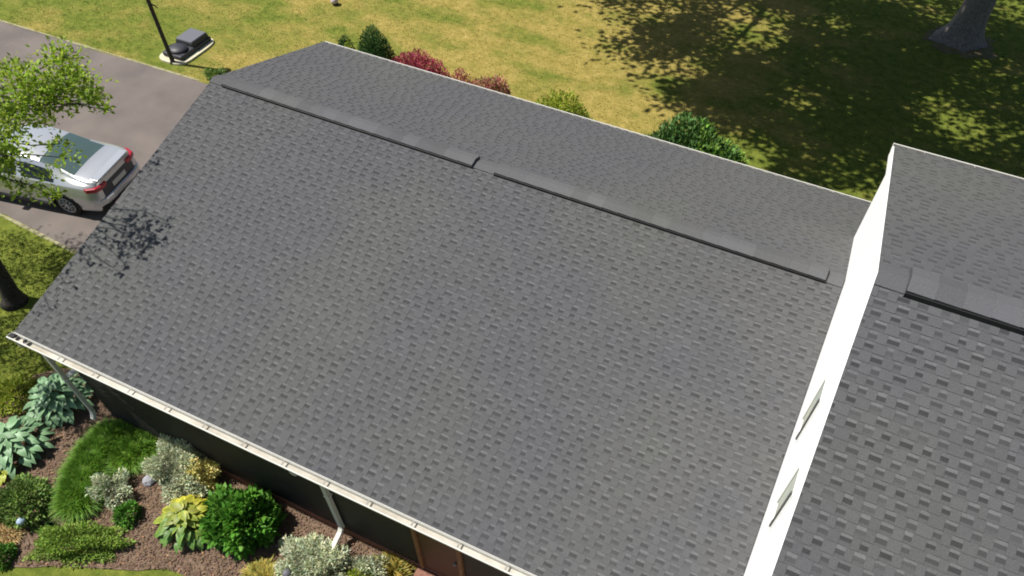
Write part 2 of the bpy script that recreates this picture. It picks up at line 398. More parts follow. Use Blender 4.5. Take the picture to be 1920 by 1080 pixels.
ridge_vent(6.49, 12.47, 0, RZ, SL, SL, 34); caps(12.47, RX - 0.015, 0, RZ, SL, SL, 35)
caps(TX0, 13.08, TR_Y, TR_Z, 0.267, 0.388, 36, 0.18); ridge_vent(13.08, TX1 - 0.3, TR_Y, TR_Z, 0.267, 0.388, 37, half=0.20, lift=0.088)

# walls
M_white = mat('white_siding', (0.84, 0.84, 0.82), 0.6)
M_trim = mat('white_trim', (0.60, 0.59, 0.54), 0.45)
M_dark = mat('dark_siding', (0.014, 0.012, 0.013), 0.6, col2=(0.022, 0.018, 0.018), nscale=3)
def siding(y, x0, x1, z0, z1, sgn, m, name):
    """horizontal lap boards on a wall facing +/-Y"""
    mb = MB(); z = z0; p = 0.16
    while z < z1 - 0.02:
        zt = min(z + p, z1)
        mb.prism([(y, z), (y + sgn * 0.030, z), (y + sgn * 0.006, zt), (y, zt)], 'x', x0, x1); z = zt
    return hb(name, mb, m)
ez = lambda y: RZ - SL * abs(y)
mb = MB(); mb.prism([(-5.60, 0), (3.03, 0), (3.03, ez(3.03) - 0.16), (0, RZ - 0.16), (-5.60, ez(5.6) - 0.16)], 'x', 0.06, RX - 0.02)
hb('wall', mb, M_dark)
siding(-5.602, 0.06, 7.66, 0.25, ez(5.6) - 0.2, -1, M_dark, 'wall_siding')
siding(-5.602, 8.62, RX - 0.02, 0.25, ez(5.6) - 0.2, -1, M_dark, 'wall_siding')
mb = MB(); mb.box(0.05, RX - 0.02, -5.64, -5.603, 0.0, 0.235); M_brick = mat('brick_red', (0.17, 0.075, 0.055), 0.9, col2=(0.26, 0.13, 0.09), nscale=12); hb('foundation', mb, M_brick)
mb = MB(); mb.box(0.02, RX - 0.02, -5.97, -5.60, 3.26, 3.28); hb('soffit', mb, M_white)
# taller section: white gable wall, its outline follows the roof
def tz(y): return TR_Z - (0.267 * (y - TR_Y) if y > TR_Y else 0.388 * (TR_Y - y))
mb = MB(); yy = [-9.6, TR_Y, 1.68]
mb.prism([(-9.6, 0), (1.69, 0), (1.69, tz(1.69) - 0.15), (TR_Y, TR_Z - 0.15), (-9.6, tz(-9.6) - 0.15)], 'x', RX, TX1 - 0.2)
hb('gable_wall', mb, M_white)
# rake board right under the shingle edge
mb = MB(); mb.prism([(-9.98, tz(-9.98) - 0.19), (TR_Y, TR_Z - 0.19), (TFY - 0.02, tz(TFY - 0.02) - 0.19), (TFY - 0.02, tz(TFY - 0.02) - 0.006), (TR_Y, TR_Z - 0.006), (-9.98, tz(-9.98) - 0.006)], 'x', 12.715, 12.738)
hb('rake_board', mb, M_white)
# step flashing where the low roof meets the gable wall
M_fl = mat('flashing', (0.20, 0.20, 0.20), 0.5, metal=0.6)
# low wing rake boards
for sg in (1,):
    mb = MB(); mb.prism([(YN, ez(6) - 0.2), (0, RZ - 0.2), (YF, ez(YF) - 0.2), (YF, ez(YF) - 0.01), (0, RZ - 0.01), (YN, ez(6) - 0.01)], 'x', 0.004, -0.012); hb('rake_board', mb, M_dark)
# garage door on the driveway side
mb = MB(); mb.box(0.015, 0.058, -1.9, 2.7, 0.02, 2.25); gd = hb('garage_door', mb, M_white)
for k in range(1, 4):
    q = MB(); q.box(0.009, 0.015, -1.88, 2.68, 0.56 * k - 0.008, 0.56 * k + 0.008); q.build('panel_joint', M_dark, gd)

# gutters (open K channels with hangers)
M_gin = mat('gutter_inside', (0.50, 0.48, 0.42), 0.6, col2=(0.34, 0.31, 0.25), nscale=2.5)
def gutter(name, x0, x1, y, z, sgn, dep=0.125, hh=0.11, hang=0.78, h0=0.4, label=None):
    t = 0.006; mb = MB()
    a = lambda q: y + sgn * q
    prof = [(a(0.0), z), (a(0.0), z - hh), (a(dep * 0.62), z - hh), (a(dep * 0.8), z - hh * 0.55), (a(dep), z - hh * 0.3), (a(dep), z - 0.004), (a(dep - 0.02), z - 0.004),
            (a(dep - 0.02), z - 0.012), (a(dep - t), z - 0.012), (a(dep - t), z - hh * 0.28), (a(dep * 0.8 - t), z - hh * 0.53), (a(dep * 0.6), z - hh + t), (a(t), z - hh + t), (a(t), z)]
    mb.prism(prof, 'x', x0, x1)
    mb.box(x0 - 0.004, x0, min(a(0), a(dep)), max(a(0), a(dep)), z - hh, z - 0.004)
    g = hb(name, mb, M_trim)
    if label: g['label'] = label
    x = x0 + h0
    while x < x1:
        q = MB(); q.box(x - 0.012, x + 0.012, min(a(0.007), a(dep - 0.007)), max(a(0.007), a(dep - 0.007)), z - 0.011, z - 0.006); q.build('gutter_hanger', M_hang, g); x += hang
    q = MB(); q.box(x0 + 0.01, x1 - 0.01, min(a(0.012), a(dep * 0.60)), max(a(0.012), a(dep * 0.60)), z - hh + 0.008, z - hh + 0.03); 
    q.build('gutter_debris', M_gin, g)
    return g
M_hang = mat('gutter_bracket', (0.24, 0.23, 0.21), 0.5)
gut = gutter('gutter', -0.07, 10.6, -6.012, 3.375, -1, label='long white gutter along the near eave of the low wing')
gutter('gutter', 0.0, 13.29, YF + 0.012, ez(YF) - 0.02, 1, dep=0.09, h0=0.5, label='thin white gutter along the far eave of the low wing')
gutter('gutter', TX0 - 0.02, TX1, TFY + 0.012, TFZ - 0.02, 1, dep=0.11, h0=0.5, label='white gutter along the far eave of the taller section')
# leaf clumps sitting in the gutter corner
for (x, y, rr) in ((0.03, -6.055, 0.05), (0.30, -6.06, 0.045)):
    mb = MB(); mb.lathe([(0.01, -0.03), (rr, -0.015), (rr * 0.8, 0.015), (0.01, 0.028)], 7, (x, y, 3.365)); hb('leaf_clump', mb, M_vent)
# drip edges
mb = MB(); mb.box(0, RX - 0.02, -6.011, -6.003, 3.34, 3.404); hb('drip_edge', mb, M_trim)
mb = MB(); mb.box(0, RX - 0.02, YF + 0.003, YF + 0.011, ez(YF) - 0.06, ez(YF) + 0.006); hb('drip_edge', mb, M_trim)

# downspouts
M_pipe = mat('downspout_shaded', (0.42, 0.42, 0.39), 0.5)  # greyer than the white elbow: the eave's shade is put into the colour
def rect_tube(mb, pts, a, b):
    pts = [Vector(p) for p in pts]; n = len(mb.V)
    for i, p in enumerate(pts):
        d = (pts[min(i + 1, len(pts) - 1)] - pts[max(i - 1, 0)]).normalized()
        u = Vector((1, 0, 0)); v = d.cross(u).normalized()
        for su, sv in ((-1, -1), (1, -1), (1, 1), (-1, 1)): mb.V.append(tuple(p + u * (a * su) + v * (b * sv)))
    for i in range(len(pts) - 1):
        for k in range(4):
            k2 = (k + 1) % 4; mb.F.append((n + i * 4 + k, n + i * 4 + k2, n + (i + 1) * 4 + k2, n + (i + 1) * 4 + k))
    mb.F.append((n, n + 1, n + 2, n + 3)); e = n + (len(pts) - 1) * 4; mb.F.append((e + 3, e + 2, e + 1, e))
def downspout(x, xb, zb=0.42, dirx=0.0, yw=-5.72, out=0.40):
    mb = MB()
    yo = -6.085
    rect_tube(mb, [(x, yo, 3.27), (x, yo, 3.18), ((x + xb) / 2, yw - 0.08, 2.98), (xb, yw, 2.8), (xb, yw, zb + 0.1), (xb, yw, zb)], 0.045, 0.036)
    d = hb('downspout', mb, M_pipe)
    mb = MB(); rect_tube(mb, [(xb, yw, zb + 0.02), (xb + dirx * .2, yw - out * 0.2, zb - 0.08), (xb + dirx, yw - out, zb - 0.22)], 0.045, 0.034); mb.build('elbow', M_trim, d)
    mb = MB(); mb.box(xb - 0.055, xb + 0.055, yw - 0.045, -5.6, 1.7, 1.74); mb.build('strap', M_trim, d)
    return d
downspout(5.95, 5.95, yw=-5.69); downspout(0.10, -0.10, 0.62, yw=-5.82, out=0.08)

# two narrow windows in the gable wall
M_glass = mat('window_glass', (0.60, 0.66, 0.60), 0.12, spec=0.9, col2=(0.74, 0.75, 0.58), nscale=2)
M_sash = mat('dark_sash', (0.09, 0.09, 0.085), 0.6)
for (y0, y1, z0, z1) in ((-3.24, -2.90, 4.97, 5.88), (-4.64, -4.30, 4.92, 5.80)):
    mb = MB(); X = RX
    mb.box(X - 0.012, X - 0.001, y0 - 0.07, y0 - 0.03, z0 - 0.05, z1 + 0.05); mb.box(X - 0.012, X - 0.001, y1 + 0.03, y1 + 0.07, z0 - 0.05, z1 + 0.05)
    mb.box(X - 0.014, X - 0.001, y0 - 0.03, y1 + 0.03, z1 + 0.01, z1 + 0.05); mb.box(X - 0.016, X - 0.001, y0 - 0.03, y1 + 0.03, z0 - 0.06, z0 - 0.03)
    wn = hb('window', mb, M_white)
    q = MB(); q.box(X - 0.010, X - 0.002, y0 + 0.012, y1, z0 - 0.03, z1 + 0.01); q.build('pane', M_glass, wn)
    q = MB(); q.box(X - 0.034, X - 0.002, y0 - 0.029, y0 + 0.006, z0 - 0.028, z1 + 0.008); q.build('sash', M_sash, wn)
    q = MB(); q.box(X - 0.020, X - 0.002, y1 + 0.002, y1 + 0.028, z0 - 0.028, z1 + 0.008); q.build('sash', M_pipe, wn)

# entry at the right end of the dark wall: brown door and brick landing
M_wood = mat('brown_door', (0.13, 0.055, 0.025), 0.6, col2=(0.18, 0.085, 0.04), nscale=6)
mb = MB(); mb.box(7.665, 7.74, -5.68, -5.603, 0.28, 2.5); mb.box(8.54, 8.615, -5.68, -5.603, 0.28, 2.5); mb.box(7.74, 8.54, -5.68, -5.603, 2.42, 2.5); fr = hb('door_frame', mb, M_wood)
mb = MB(); mb.box(7.742, 8.538, -5.64, -5.604, 0.28, 2.418); dr = hb('door', mb, mat('door_dark', (0.045, 0.020, 0.012), 0.5))
q = MB(); q.lathe([(0.01, 0), (0.03, 0.01), (0.03, 0.04), (0.01, 0.05)], 10, (8.46, -5.66, 1.2)); q.build('door_handle', M_fl, dr)

o = MB().box(7.6, 9.6, -6.75, -5.661, 0.0, 0.19).build('brick_step', M_brick, bevel=0.008); tag(o, 'red brick landing under the near eave at the door', 'step')
o = MB().box(7.75, 9.6, -7.7, -6.76, 0.0, 0.10).build('paving_slab', mat('pale_stone', (0.42, 0.36, 0.30), 0.9, col2=(0.5, 0.44, 0.38), nscale=5), bevel=0.01); tag(o, 'pale stone slab in front of the red brick landing', 'slab')

# ------------------------------------------------------------------ foliage
def fol(name, c, trans=0.25, rough=0.6, spec=0.3): return mat(name, c, rough, spec=spec, attr='tone', trans=trans)
F_lime = fol('leaf_lime', (0.30, 0.43, 0.04), 0.45)
F_green = fol('leaf_green', (0.10, 0.27, 0.03))
F_mid = fol('leaf_mid', (0.17, 0.28, 0.06))
F_dark = fol('leaf_dark', (0.065, 0.155, 0.038))
F_silver = fol('leaf_silver', (0.56, 0.62, 0.42), 0.25)
F_cream = fol('leaf_cream', (0.5, 0.48, 0.25), 0.15)
F_hosta = fol('leaf_hosta', (0.19, 0.33, 0.165), 0.15, 0.5, 0.4)
F_yhosta = fol('leaf_gold', (0.38, 0.42, 0.05), 0.25, 0.5, 0.4)
F_grass = fol('leaf_blade', (0.12, 0.28, 0.026), 0.4)
F_red = fol('leaf_red', (0.42, 0.085, 0.12), 0.25)
F_pink = fol('leaf_pink', (0.52, 0.19, 0.18), 0.2)
F_ylw = fol('leaf_yellow_green', (0.34, 0.42, 0.05), 0.35)
F_oak = fol('leaf_oak', (0.05, 0.10, 0.02), 0.10)
M_bark = mat('bark', (0.15, 0.135, 0.120), 0.95, col2=(0.25, 0.225, 0.20), nscale=14, bump=1.0, bscale=30)
M_bark2 = mat('dark_bark', (0.030, 0.024, 0.020), 0.95, col2=(0.06, 0.05, 0.042), nscale=14, bump=1.0, bscale=30)
M_stem = mat('stem', (0.06, 0.05, 0.025), 0.9)

def leaf_mesh(name, P, D, size, width, m, parent, rg, tone=None, fold=0.25, up=0.6):
    """P positions (n,3), D outward directions; each leaf a folded 4-vertex blade"""
    n = len(P)
    d = D + rg.normal(0, 0.55, (n, 3)); d[:, 2] += up * 0.5; d /= np.linalg.norm(d, axis=1)[:, None] + 1e-9
    nr = rg.normal(0, 0.6, (n, 3)); nr[:, 2] += 1.0 * up + 0.3
    s = np.cross(d, nr); s /= np.linalg.norm(s, axis=1)[:, None] + 1e-9
    nn = np.cross(s, d)
    L = (size * rg.uniform(0.6, 1.35, n))[:, None]; W = L * width
    a = P; b = P + d * L * 0.45 + s * W * 0.5 + nn * L * fold * 0.3; c = P + d * L - nn * L * fold * 0.4; e = P + d * L * 0.45 - s * W * 0.5 + nn * L * fold * 0.3
    V = np.stack([a, b, c, e], 1).reshape(-1, 3)
    if tone is None:
        t = rg.uniform(0.6, 1.3, n); T = np.stack([t * rg.uniform(0.85, 1.2, n), t, t * rg.uniform(0.8, 1.15, n)], 1)
    else: T = tone
    me = bpy.data.meshes.new(name); me.vertices.add(4 * n); me.loops.add(4 * n); me.polygons.add(n)
    me.vertices.foreach_set('co', V.ravel()); me.loops.foreach_set('vertex_index', np.arange(4 * n)); me.polygons.foreach_set('loop_start', np.arange(0, 4 * n, 4))
    me.update(); me.validate(); me.materials.append(m)
    at = me.attributes.new('tone', 'FLOAT_COLOR', 'CORNER'); T4 = np.concatenate([T, np.ones((n, 1))], 1).astype(np.float32)
    at.data.foreach_set('color', np.repeat(T4, 4, axis=0).ravel())
    o = bpy.data.objects.new(name, me); return link(o, parent)

def shrub(name, x, y, rx, ry, h, n, size, width, m, label, cat='shrub', seed=1, rz=0, group=None, lobes=9, cone=0.0, up=0.6, tonefn=None, rough=0.25):
    """dome of leaves over several lobes, with stems"""
    rg = np.random.default_rng(seed)
    root = empty(name, (x, y, 0), rz); tag(root, label, cat, group)
    th = rg.uniform(0, 2 * np.pi, n); cz = rg.uniform(0, 1, n) ** 0.8; rad = np.sqrt(1 - cz ** 2)
    if cone: rad = rad * (1 - cone) + (1 - cz) * cone
    shell = rg.uniform(0.55, 1.0, n) ** 0.6
    d = np.stack([rad * np.cos(th), rad * np.sin(th), cz], 1)
    LB = rg.normal(0, 1, (lobes, 3)); LB[:, 2] = np.abs(LB[:, 2]); LB /= np.linalg.norm(LB, axis=1)[:, None]
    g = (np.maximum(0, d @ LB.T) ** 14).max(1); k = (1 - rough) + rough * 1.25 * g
    P = d * (shell * k)[:, None] * np.array([rx, ry, h])[None]
    P[:, 2] = np.maximum(P[:, 2], 0.03)
    tone = None
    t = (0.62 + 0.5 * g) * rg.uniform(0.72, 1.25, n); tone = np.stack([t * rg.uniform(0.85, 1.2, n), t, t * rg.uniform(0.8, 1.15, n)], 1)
    if tonefn is not None: tone = tonefn(P / np.array([rx, ry, h])[None], tone, rg)
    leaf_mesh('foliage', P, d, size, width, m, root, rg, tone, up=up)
    mb = MB()
    for i in range(7):
        a = rg.uniform(0, 6.28); mb.tube([(0.02 * math.cos(a), 0.02 * math.sin(a), 0), (rx * .4 * math.cos(a), ry * .4 * math.sin(a), h * 0.45), (rx * .62 * math.cos(a), ry * .62 * math.sin(a), h * 0.62)], [0.012, 0.008, 0.004], 5)
    mb.build('stem', M_stem, root)
    return root
def hosta(x, y, r, h, n, m, label, seed, leaf=0.22, tone2=None, sq=(1, 1), rz=0):
    """broad arching leaves on stalks in a rosette, each leaf a cupped 3x5 surface"""
    rg = random.Random(seed); root = empty('hosta', (x, y, 0), rz); tag(root, label, 'hosta')
    V = []; F = []; T = []
    for i in range(n):
        q = (i + 0.5) / n; a = i * 2.39996 + rg.uniform(-.3, .3); rr = r * math.sqrt(q) * rg.uniform(.85, 1.05); hh = h * (1 - 0.72 * q) * rg.uniform(.85, 1.15)
        L = leaf * rg.uniform(.8, 1.15); W = L * rg.uniform(0.55, 0.72); c = Vector((math.cos(a) * sq[0], math.sin(a) * sq[1], 0)); s = Vector((-math.sin(a), math.cos(a), 0)); start = c * max(rr - L * 0.55, 0.01) + Vector((0, 0, hh)); tl = rg.uniform(-.35, .35)
        s = (s + Vector((0, 0, tl))).normalized()
        n0 = len(V); NU = 6
        for u in range(NU):
            t = u / (NU - 1); w_ = W * 0.5 * math.sin(math.pi * (0.06 + 0.94 * t) ** 0.75) if t < 1 else 0.0
            cen = start + c * (L * t) + Vector((0, 0, L * (0.28 * t - (0.35 + 0.45 * q) * t * t)))
            for k, v in ((-1, 0.10), (-0.5, 0.0), (0, -0.03), (0.5, 0.0), (1, 0.10)):
                V.append(tuple(cen + s * (w_ * k) + Vector((0, 0, v * w_))))
        tt = rg.uniform(.7, 1.25)
        for u in range(NU - 1):
            for k in range(4):
                F.append((n0 + u * 5 + k, n0 + u * 5 + k + 1, n0 + (u + 1) * 5 + k + 1, n0 + (u + 1) * 5 + k))
                e = tt * (0.92 if k in (1, 2) else 1.1)
                T.append(tone2(start, e, k, rg) if tone2 else (e, e, e))
    mesh_obj('leaf_rosette', V, F, m, root, tone=T, smooth=True)
    mb = MB()
    for i in range(14):
        a = i * 2.4; mb.tube([(0, 0, 0), (r * .3 * math.cos(a), r * .3 * math.sin(a), h * .5), (r * .55 * math.cos(a), r * .55 * math.sin(a), h * .6)], [0.012, 0.009, 0.006], 5)
    mb.build('stalk', F_stalk, root)
    return root
F_stalk = mat('stalk', (0.12, 0.20, 0.06), 0.7)
def grass_clump(x, y, pts, n, L, m, label, seed, up=1.0, name='ornamental_grass', base_r=0.25, wd=0.006, cat='ornamental grass'):
    """arching thin blades rooted over one or more centres (pts = list of (dx, dy, weight))"""
    rg = np.random.default_rng(seed); root = empty(name, (x, y, 0)); tag(root, label, cat)
    pts = np.array(pts, float); ci = rg.choice(len(pts), n, p=pts[:, 2] / pts[:, 2].sum()); c = pts[ci, :2]
    a = rg.uniform(0, 2 * np.pi, n); rr = base_r * np.sqrt(rg.uniform(0, 1, n))
    b = np.stack([c[:, 0] + rr * np.cos(a), c[:, 1] + rr * np.sin(a), np.full(n, 0.0)], 1)
    a2 = a + rg.normal(0, 0.5, n); D = np.stack([np.cos(a2), np.sin(a2), np.zeros(n)], 1); Sd = np.stack([-np.sin(a2), np.cos(a2), np.zeros(n)], 1)
    l = L * rg.uniform(0.6, 1.2, n); lean = rg.uniform(0.15, 1.0, n); w_ = wd * rg.uniform(0.7, 1.4, n)
    rows = []
    for t, ww in ((0, 1), (0.35, 1), (0.7, 0.8), (1.0, 0.1)):
        p = b + D * (l * lean * (0.35 * t + 0.45 * t * t))[:, None]; p[:, 2] += l * up * (1.0 * t - (0.25 + 0.55 * lean) * t * t)
        rows += [p - Sd * (w_ * ww)[:, None], p + Sd * (w_ * ww)[:, None]]
    V = np.stack(rows, 1).reshape(-1, 3); idx = np.arange(n)[:, None] * 8
    F = np.concatenate([idx + np.array([[0, 1, 3, 2]]), idx + np.array([[2, 3, 5, 4]]), idx + np.array([[4, 5, 7, 6]])], 1).reshape(-1, 4)
    t = rg.uniform(.55, 1.35, n); T = np.stack([t * rg.uniform(.9, 1.4, n), t, t], 1); T = np.repeat(T, 3, axis=0)
    me = bpy.data.meshes.new('blades'); me.vertices.add(len(V)); me.loops.add(F.size); me.polygons.add(len(F))
    me.vertices.foreach_set('co', V.ravel()); me.loops.foreach_set('vertex_index', F.ravel()); me.polygons.foreach_set('loop_start', np.arange(0, F.size, 4)); me.update(); me.validate(); me.materials.append(m)
    at = me.attributes.new('tone', 'FLOAT_COLOR', 'CORNER'); at.data.foreach_set('color', np.repeat(np.concatenate([T, np.ones((len(T), 1))], 1).astype(np.float32), 4, axis=0).ravel())
    link(bpy.data.objects.new('blades', me), root); return root

# garden plants, from the far left corner along the wall
hosta(-1.30, -5.78, 0.70, 0.66, 110, F_hosta, 'blue green hosta beside the downspout at the left wall corner', 11, 0.26)
hosta(-1.28, -7.05, 0.74, 0.60, 110, F_hosta, 'blue green hosta lower at the left photo edge', 12, 0.26)
hosta(-0.98, -7.56, 0.24, 0.2, 12, F_yhosta, 'tiny yellow green hosta at the left photo edge', 13, 0.16)
shrub('perennial', -2.28, -6.1, 0.55, 0.5, 0.45, 1600, 0.10, 0.3, F_ylw, 'yellow green loose perennial between two blue green hostas', 'perennial', 14)
grass_clump(0.25, -6.7, [(0.1, 0.62, 1), (0.12, 0.25, 1.3), (0.25, -0.12, 1.3), (0.42, -0.45, 1.0), (0.58, -0.68, .6)], 28000, 0.52, F_grass, 'long dark green mound of fine ornamental grass in the mulch', 15)
grass_clump(0.95, -6.15, [(0, 0, 1), (0.15, 0.3, .6), (-0.35, 0.35, .8)], 12000, 0.5, fol('leaf_blade_bright', (0.14, 0.31, 0.03), 0.35), 'brighter green grass mound next to the dark wall', 16)
shrub('perennial', -0.12, -7.95, 0.72, 0.6, 0.55, 3800, 0.075, 0.5, F_mid, 'dull green bushy perennial behind the small blue garden light', 'perennial', 17)
shrub('silver_shrub', 2.25, -5.98, 0.92, 0.72, 0.86, 12000, 0.07, 0.34, F_silver, 'large silvery variegated shrub by the dark wall with a creamy right tip', 'shrub', 18, lobes=16, rough=0.4,
      tonefn=lambda P, T, rg: np.where((P[:, 0:1] > 0.45) & (P[:, 1:2] > -.2), T * np.array([1.6, 1.35, .8]), T))
shrub('silver_shrub', 1.28, -6.92, 0.50, 0.46, 0.5, 2600, 0.07, 0.34, F_silver, 'small silvery sprig shrub between grass mound and mulch', 'shrub', 19, rough=0.5)
shrub('boxwood', 1.9, -7.18, 0.30, 0.30, 0.34, 1300, 0.055, 0.55, F_green, 'little round green shrub below the small silvery shrub', 'shrub', 20)
def gold(start, e, k, rg):
    y = max(0.0, min(1.0, 0.5 + (-start.x * 0.6 + start.y * 1.8) + rg.uniform(-.2, .2)))
    a = (e * (0.30 + 0.95 * y), e * (0.55 + 0.50 * y), e * (0.9 - 0.1 * y)); return a
hosta(3.12, -6.80, 0.62, 0.58, 110, F_yhosta, 'golden yellow and green hosta left of the bright green bush', 21, 0.25, gold)
shrub('green_bush', 4.08, -6.38, 0.78, 0.68, 0.98, 4400, 0.14, 0.55, F_green, 'dense bright green rounded bush right of the golden hosta', 'bush', 22, lobes=14, rough=0.3, up=0.9)
shrub('low_shrub', 1.45, -8.08, 1.08, 0.42, 0.44, 7500, 0.055, 0.5, fol('leaf_moss', (0.26, 0.40, 0.07), 0.4), 'wide low lime green shrub near the bottom left lawn edge', 'shrub', 23, rz=0.45, lobes=14, rough=0.4)
shrub('low_shrub', 0.42, -8.85, 0.30, 0.26, 0.32, 1100, 0.06, 0.5, F_green, 'small dark green shrub in the bottom left corner', 'shrub', 24)
shrub('cone_shrub', 0.78, -8.02, 0.12, 0.12, 0.36, 500, 0.04, 0.5, F_dark, 'tiny dark green cone shrub above the low lime shrub', 'shrub', 25, cone=0.8)
shrub('silver_shrub', 5.95, -6.50, 0.98, 0.56, 0.62, 11000, 0.07, 0.34, F_silver, 'silvery green shrub around the bright downspout elbow', 'shrub', 26, lobes=18, rough=0.45)
shrub('silver_shrub', 6.75, -6.12, 0.62, 0.42, 0.55, 4000, 0.07, 0.34, F_silver, 'smaller silvery shrub right of the bright downspout elbow', 'shrub', 27, rough=0.45)
shrub('perennial', 6.8, -6.35, 0.55, 0.38, 0.4, 2400, 0.08, 0.35, F_ylw, 'lime green perennial at the bottom edge below the dark wall', 'perennial', 28)
grass_clump(7.25, -5.95, [(0, 0, 1), (-.15, .1, .6)], 500, 0.42, fol('leaf_daylily', (0.26, 0.25, 0.05), 0.3), 'orange tinged daylily leaves near the brick landing', 29, name='daylily', wd=0.014, cat='daylily')
grass_clump(5.05, -7.1, [(0, 0, 1), (.2, -.05, .8)], 2200, 0.34, fol('leaf_gold_blade', (0.38, 0.38, 0.08), 0.3), 'golden yellow grass tuft at the bottom edge of the bed', 30, wd=0.007)
grass_clump(0.1, -8.5, [(0, 0, 1)], 1200, 0.22, fol('leaf_straw', (0.42, 0.34, 0.14), 0.2), 'pale straw coloured tuft at the left photo edge', 31, wd=0.006)

# path lights, stone
M_grey = mat('grey_plastic', (0.13, 0.13, 0.14), 0.5); M_blue = mat('blue_glass', (0.34, 0.44, 0.54), 0.25, spec=0.6)
def path_light(x, y, h, mcap, label):
    r0 = empty('garden_light', (x, y, 0)); tag(r0, label, 'garden light')
    MB().tube([(0, 0, 0), (0, 0, h)], 0.012, 8).build('stake', M_grey, r0)
    MB().lathe([(0.03, h - 0.10), (0.045, h - 0.02), (0.085, h), (0.06, h + 0.03), (0.015, h + 0.06)], 16).build('lamp_cap', mcap, r0, smooth=True)
path_light(0.36, -8.22, 0.34, M_blue, 'small pale blue garden light beside dull green perennial')
path_light(5.66, -6.92, 0.62, M_grey, 'dark grey garden light in front of the silvery shrub')
rg = random.Random(5); mb = MB(); mb.lathe([(0.05, 0), (0.13, 0.03), (0.14, 0.09), (0.09, 0.15), (0.02, 0.17)], 9, (0, 0, 0)); mb.V = [(a * rg.uniform(.85, 1.15), b * rg.uniform(.85, 1.15), c) for a, b, c in mb.V]
o = mb.build('garden_stone', mat('grey_stone', (0.26, 0.26, 0.28), 0.9, col2=(0.36, 0.36, 0.4), nscale=9)); o.location = (1.72, -6.42, 0); tag(o, 'grey rounded stone in mulch left of large silvery shrub', 'stone')

# shrubs beyond the far eave
shrub('conifer', -1.85, 6.4, 0.58, 0.52, 2.50, 8500, 0.07, 0.35, F_dark, 'small dark green conifer at the far left roof corner', 'conifer', 41, cone=0.25, lobes=20, up=1.2, rough=0.08)
shrub('conifer', -0.80, 6.4, 1.12, 0.9, 2.95, 19000, 0.07, 0.35, F_dark, 'larger dark green cone conifer left of the red barberry', 'conifer', 42, cone=0.3, lobes=24, up=1.2, rough=0.08)
shrub('yellow_shrub', -1.36, 5.9, 0.36, 0.34, 2.6, 2600, 0.08, 0.4, F_ylw, 'yellow green shrub squeezed between the two dark conifers', 'shrub', 43, rough=0.1)
shrub('barberry', 0.60, 6.45, 1.40, 0.9, 2.50, 18000, 0.08, 0.4, F_red, 'deep crimson rounded barberry bush behind the far eave', 'barberry', 44, lobes=30, rough=0.1)
shrub('barberry', 2.0, 6.5, 0.6, 0.5, 2.38, 4000, 0.07, 0.4, F_red, 'small low crimson barberry between crimson and pink bushes', 'barberry', 45, rough=0.1)
shrub('pink_shrub', 2.98, 6.45, 0.95, 0.6, 2.50, 8000, 0.09, 0.4, F_pink, 'pink and orange leaved shrub behind the far eave', 'shrub', 46, rough=0.12,
      tonefn=lambda P, T, rg: np.where(rg.random((len(P), 1)) < 0.3, T * np.array([.5, 1.4, .5]), T))
shrub('yellow_shrub', 5.15, 6.45, 1.35, 0.8, 2.55, 11000, 0.09, 0.4, F_ylw, 'lone yellow green shrub behind the middle of the far eave', 'shrub', 47, lobes=26, rough=0.12)
shrub('dark_bush', 8.60, 6.5, 2.05, 1.05, 2.66, 20000, 0.13, 0.42, fol('leaf_deep', (0.095, 0.20, 0.05), 0.25), 'large dark green bush with long leaves behind the far eave', 'bush', 48, lobes=22, rough=0.2, up=0.9,
      tonefn=lambda P, T, rg: np.where((rg.random((len(P), 1)) < 0.45) & (P[:, 0:1] > 0.1), T * np.array([2.2, 1.9, 1.2]), T))
shrub('small_plant', -6.75, 5.72, 0.42, 0.4, 0.4, 1000, 0.08, 0.4, F_mid, 'small loose green plant at the driveway edge by the roof corner', 'plant', 49, rough=0.5)

# ------------------------------------------------------------------ trees
def limb(mb, a, b, ra, rb, rg, seg=8, k=6, wob=0.12):
    a, b = Vector(a), Vector(b); L = (b - a).length; pts = []; rads = []
    for i in range(k + 1):
        t = i / k; o = Vector((rg.uniform(-1, 1), rg.uniform(-1, 1), rg.uniform(-.5, .5))) * (wob * L * 0.12 * math.sin(math.pi * t))
        p = a.lerp(b, t) + Vector((0, 0, L * 0.10 * math.sin(math.pi * t))) + o; pts.append(p); rads.append(ra + (rb - ra) * t)
    mb.tube(pts, rads, seg); return pts
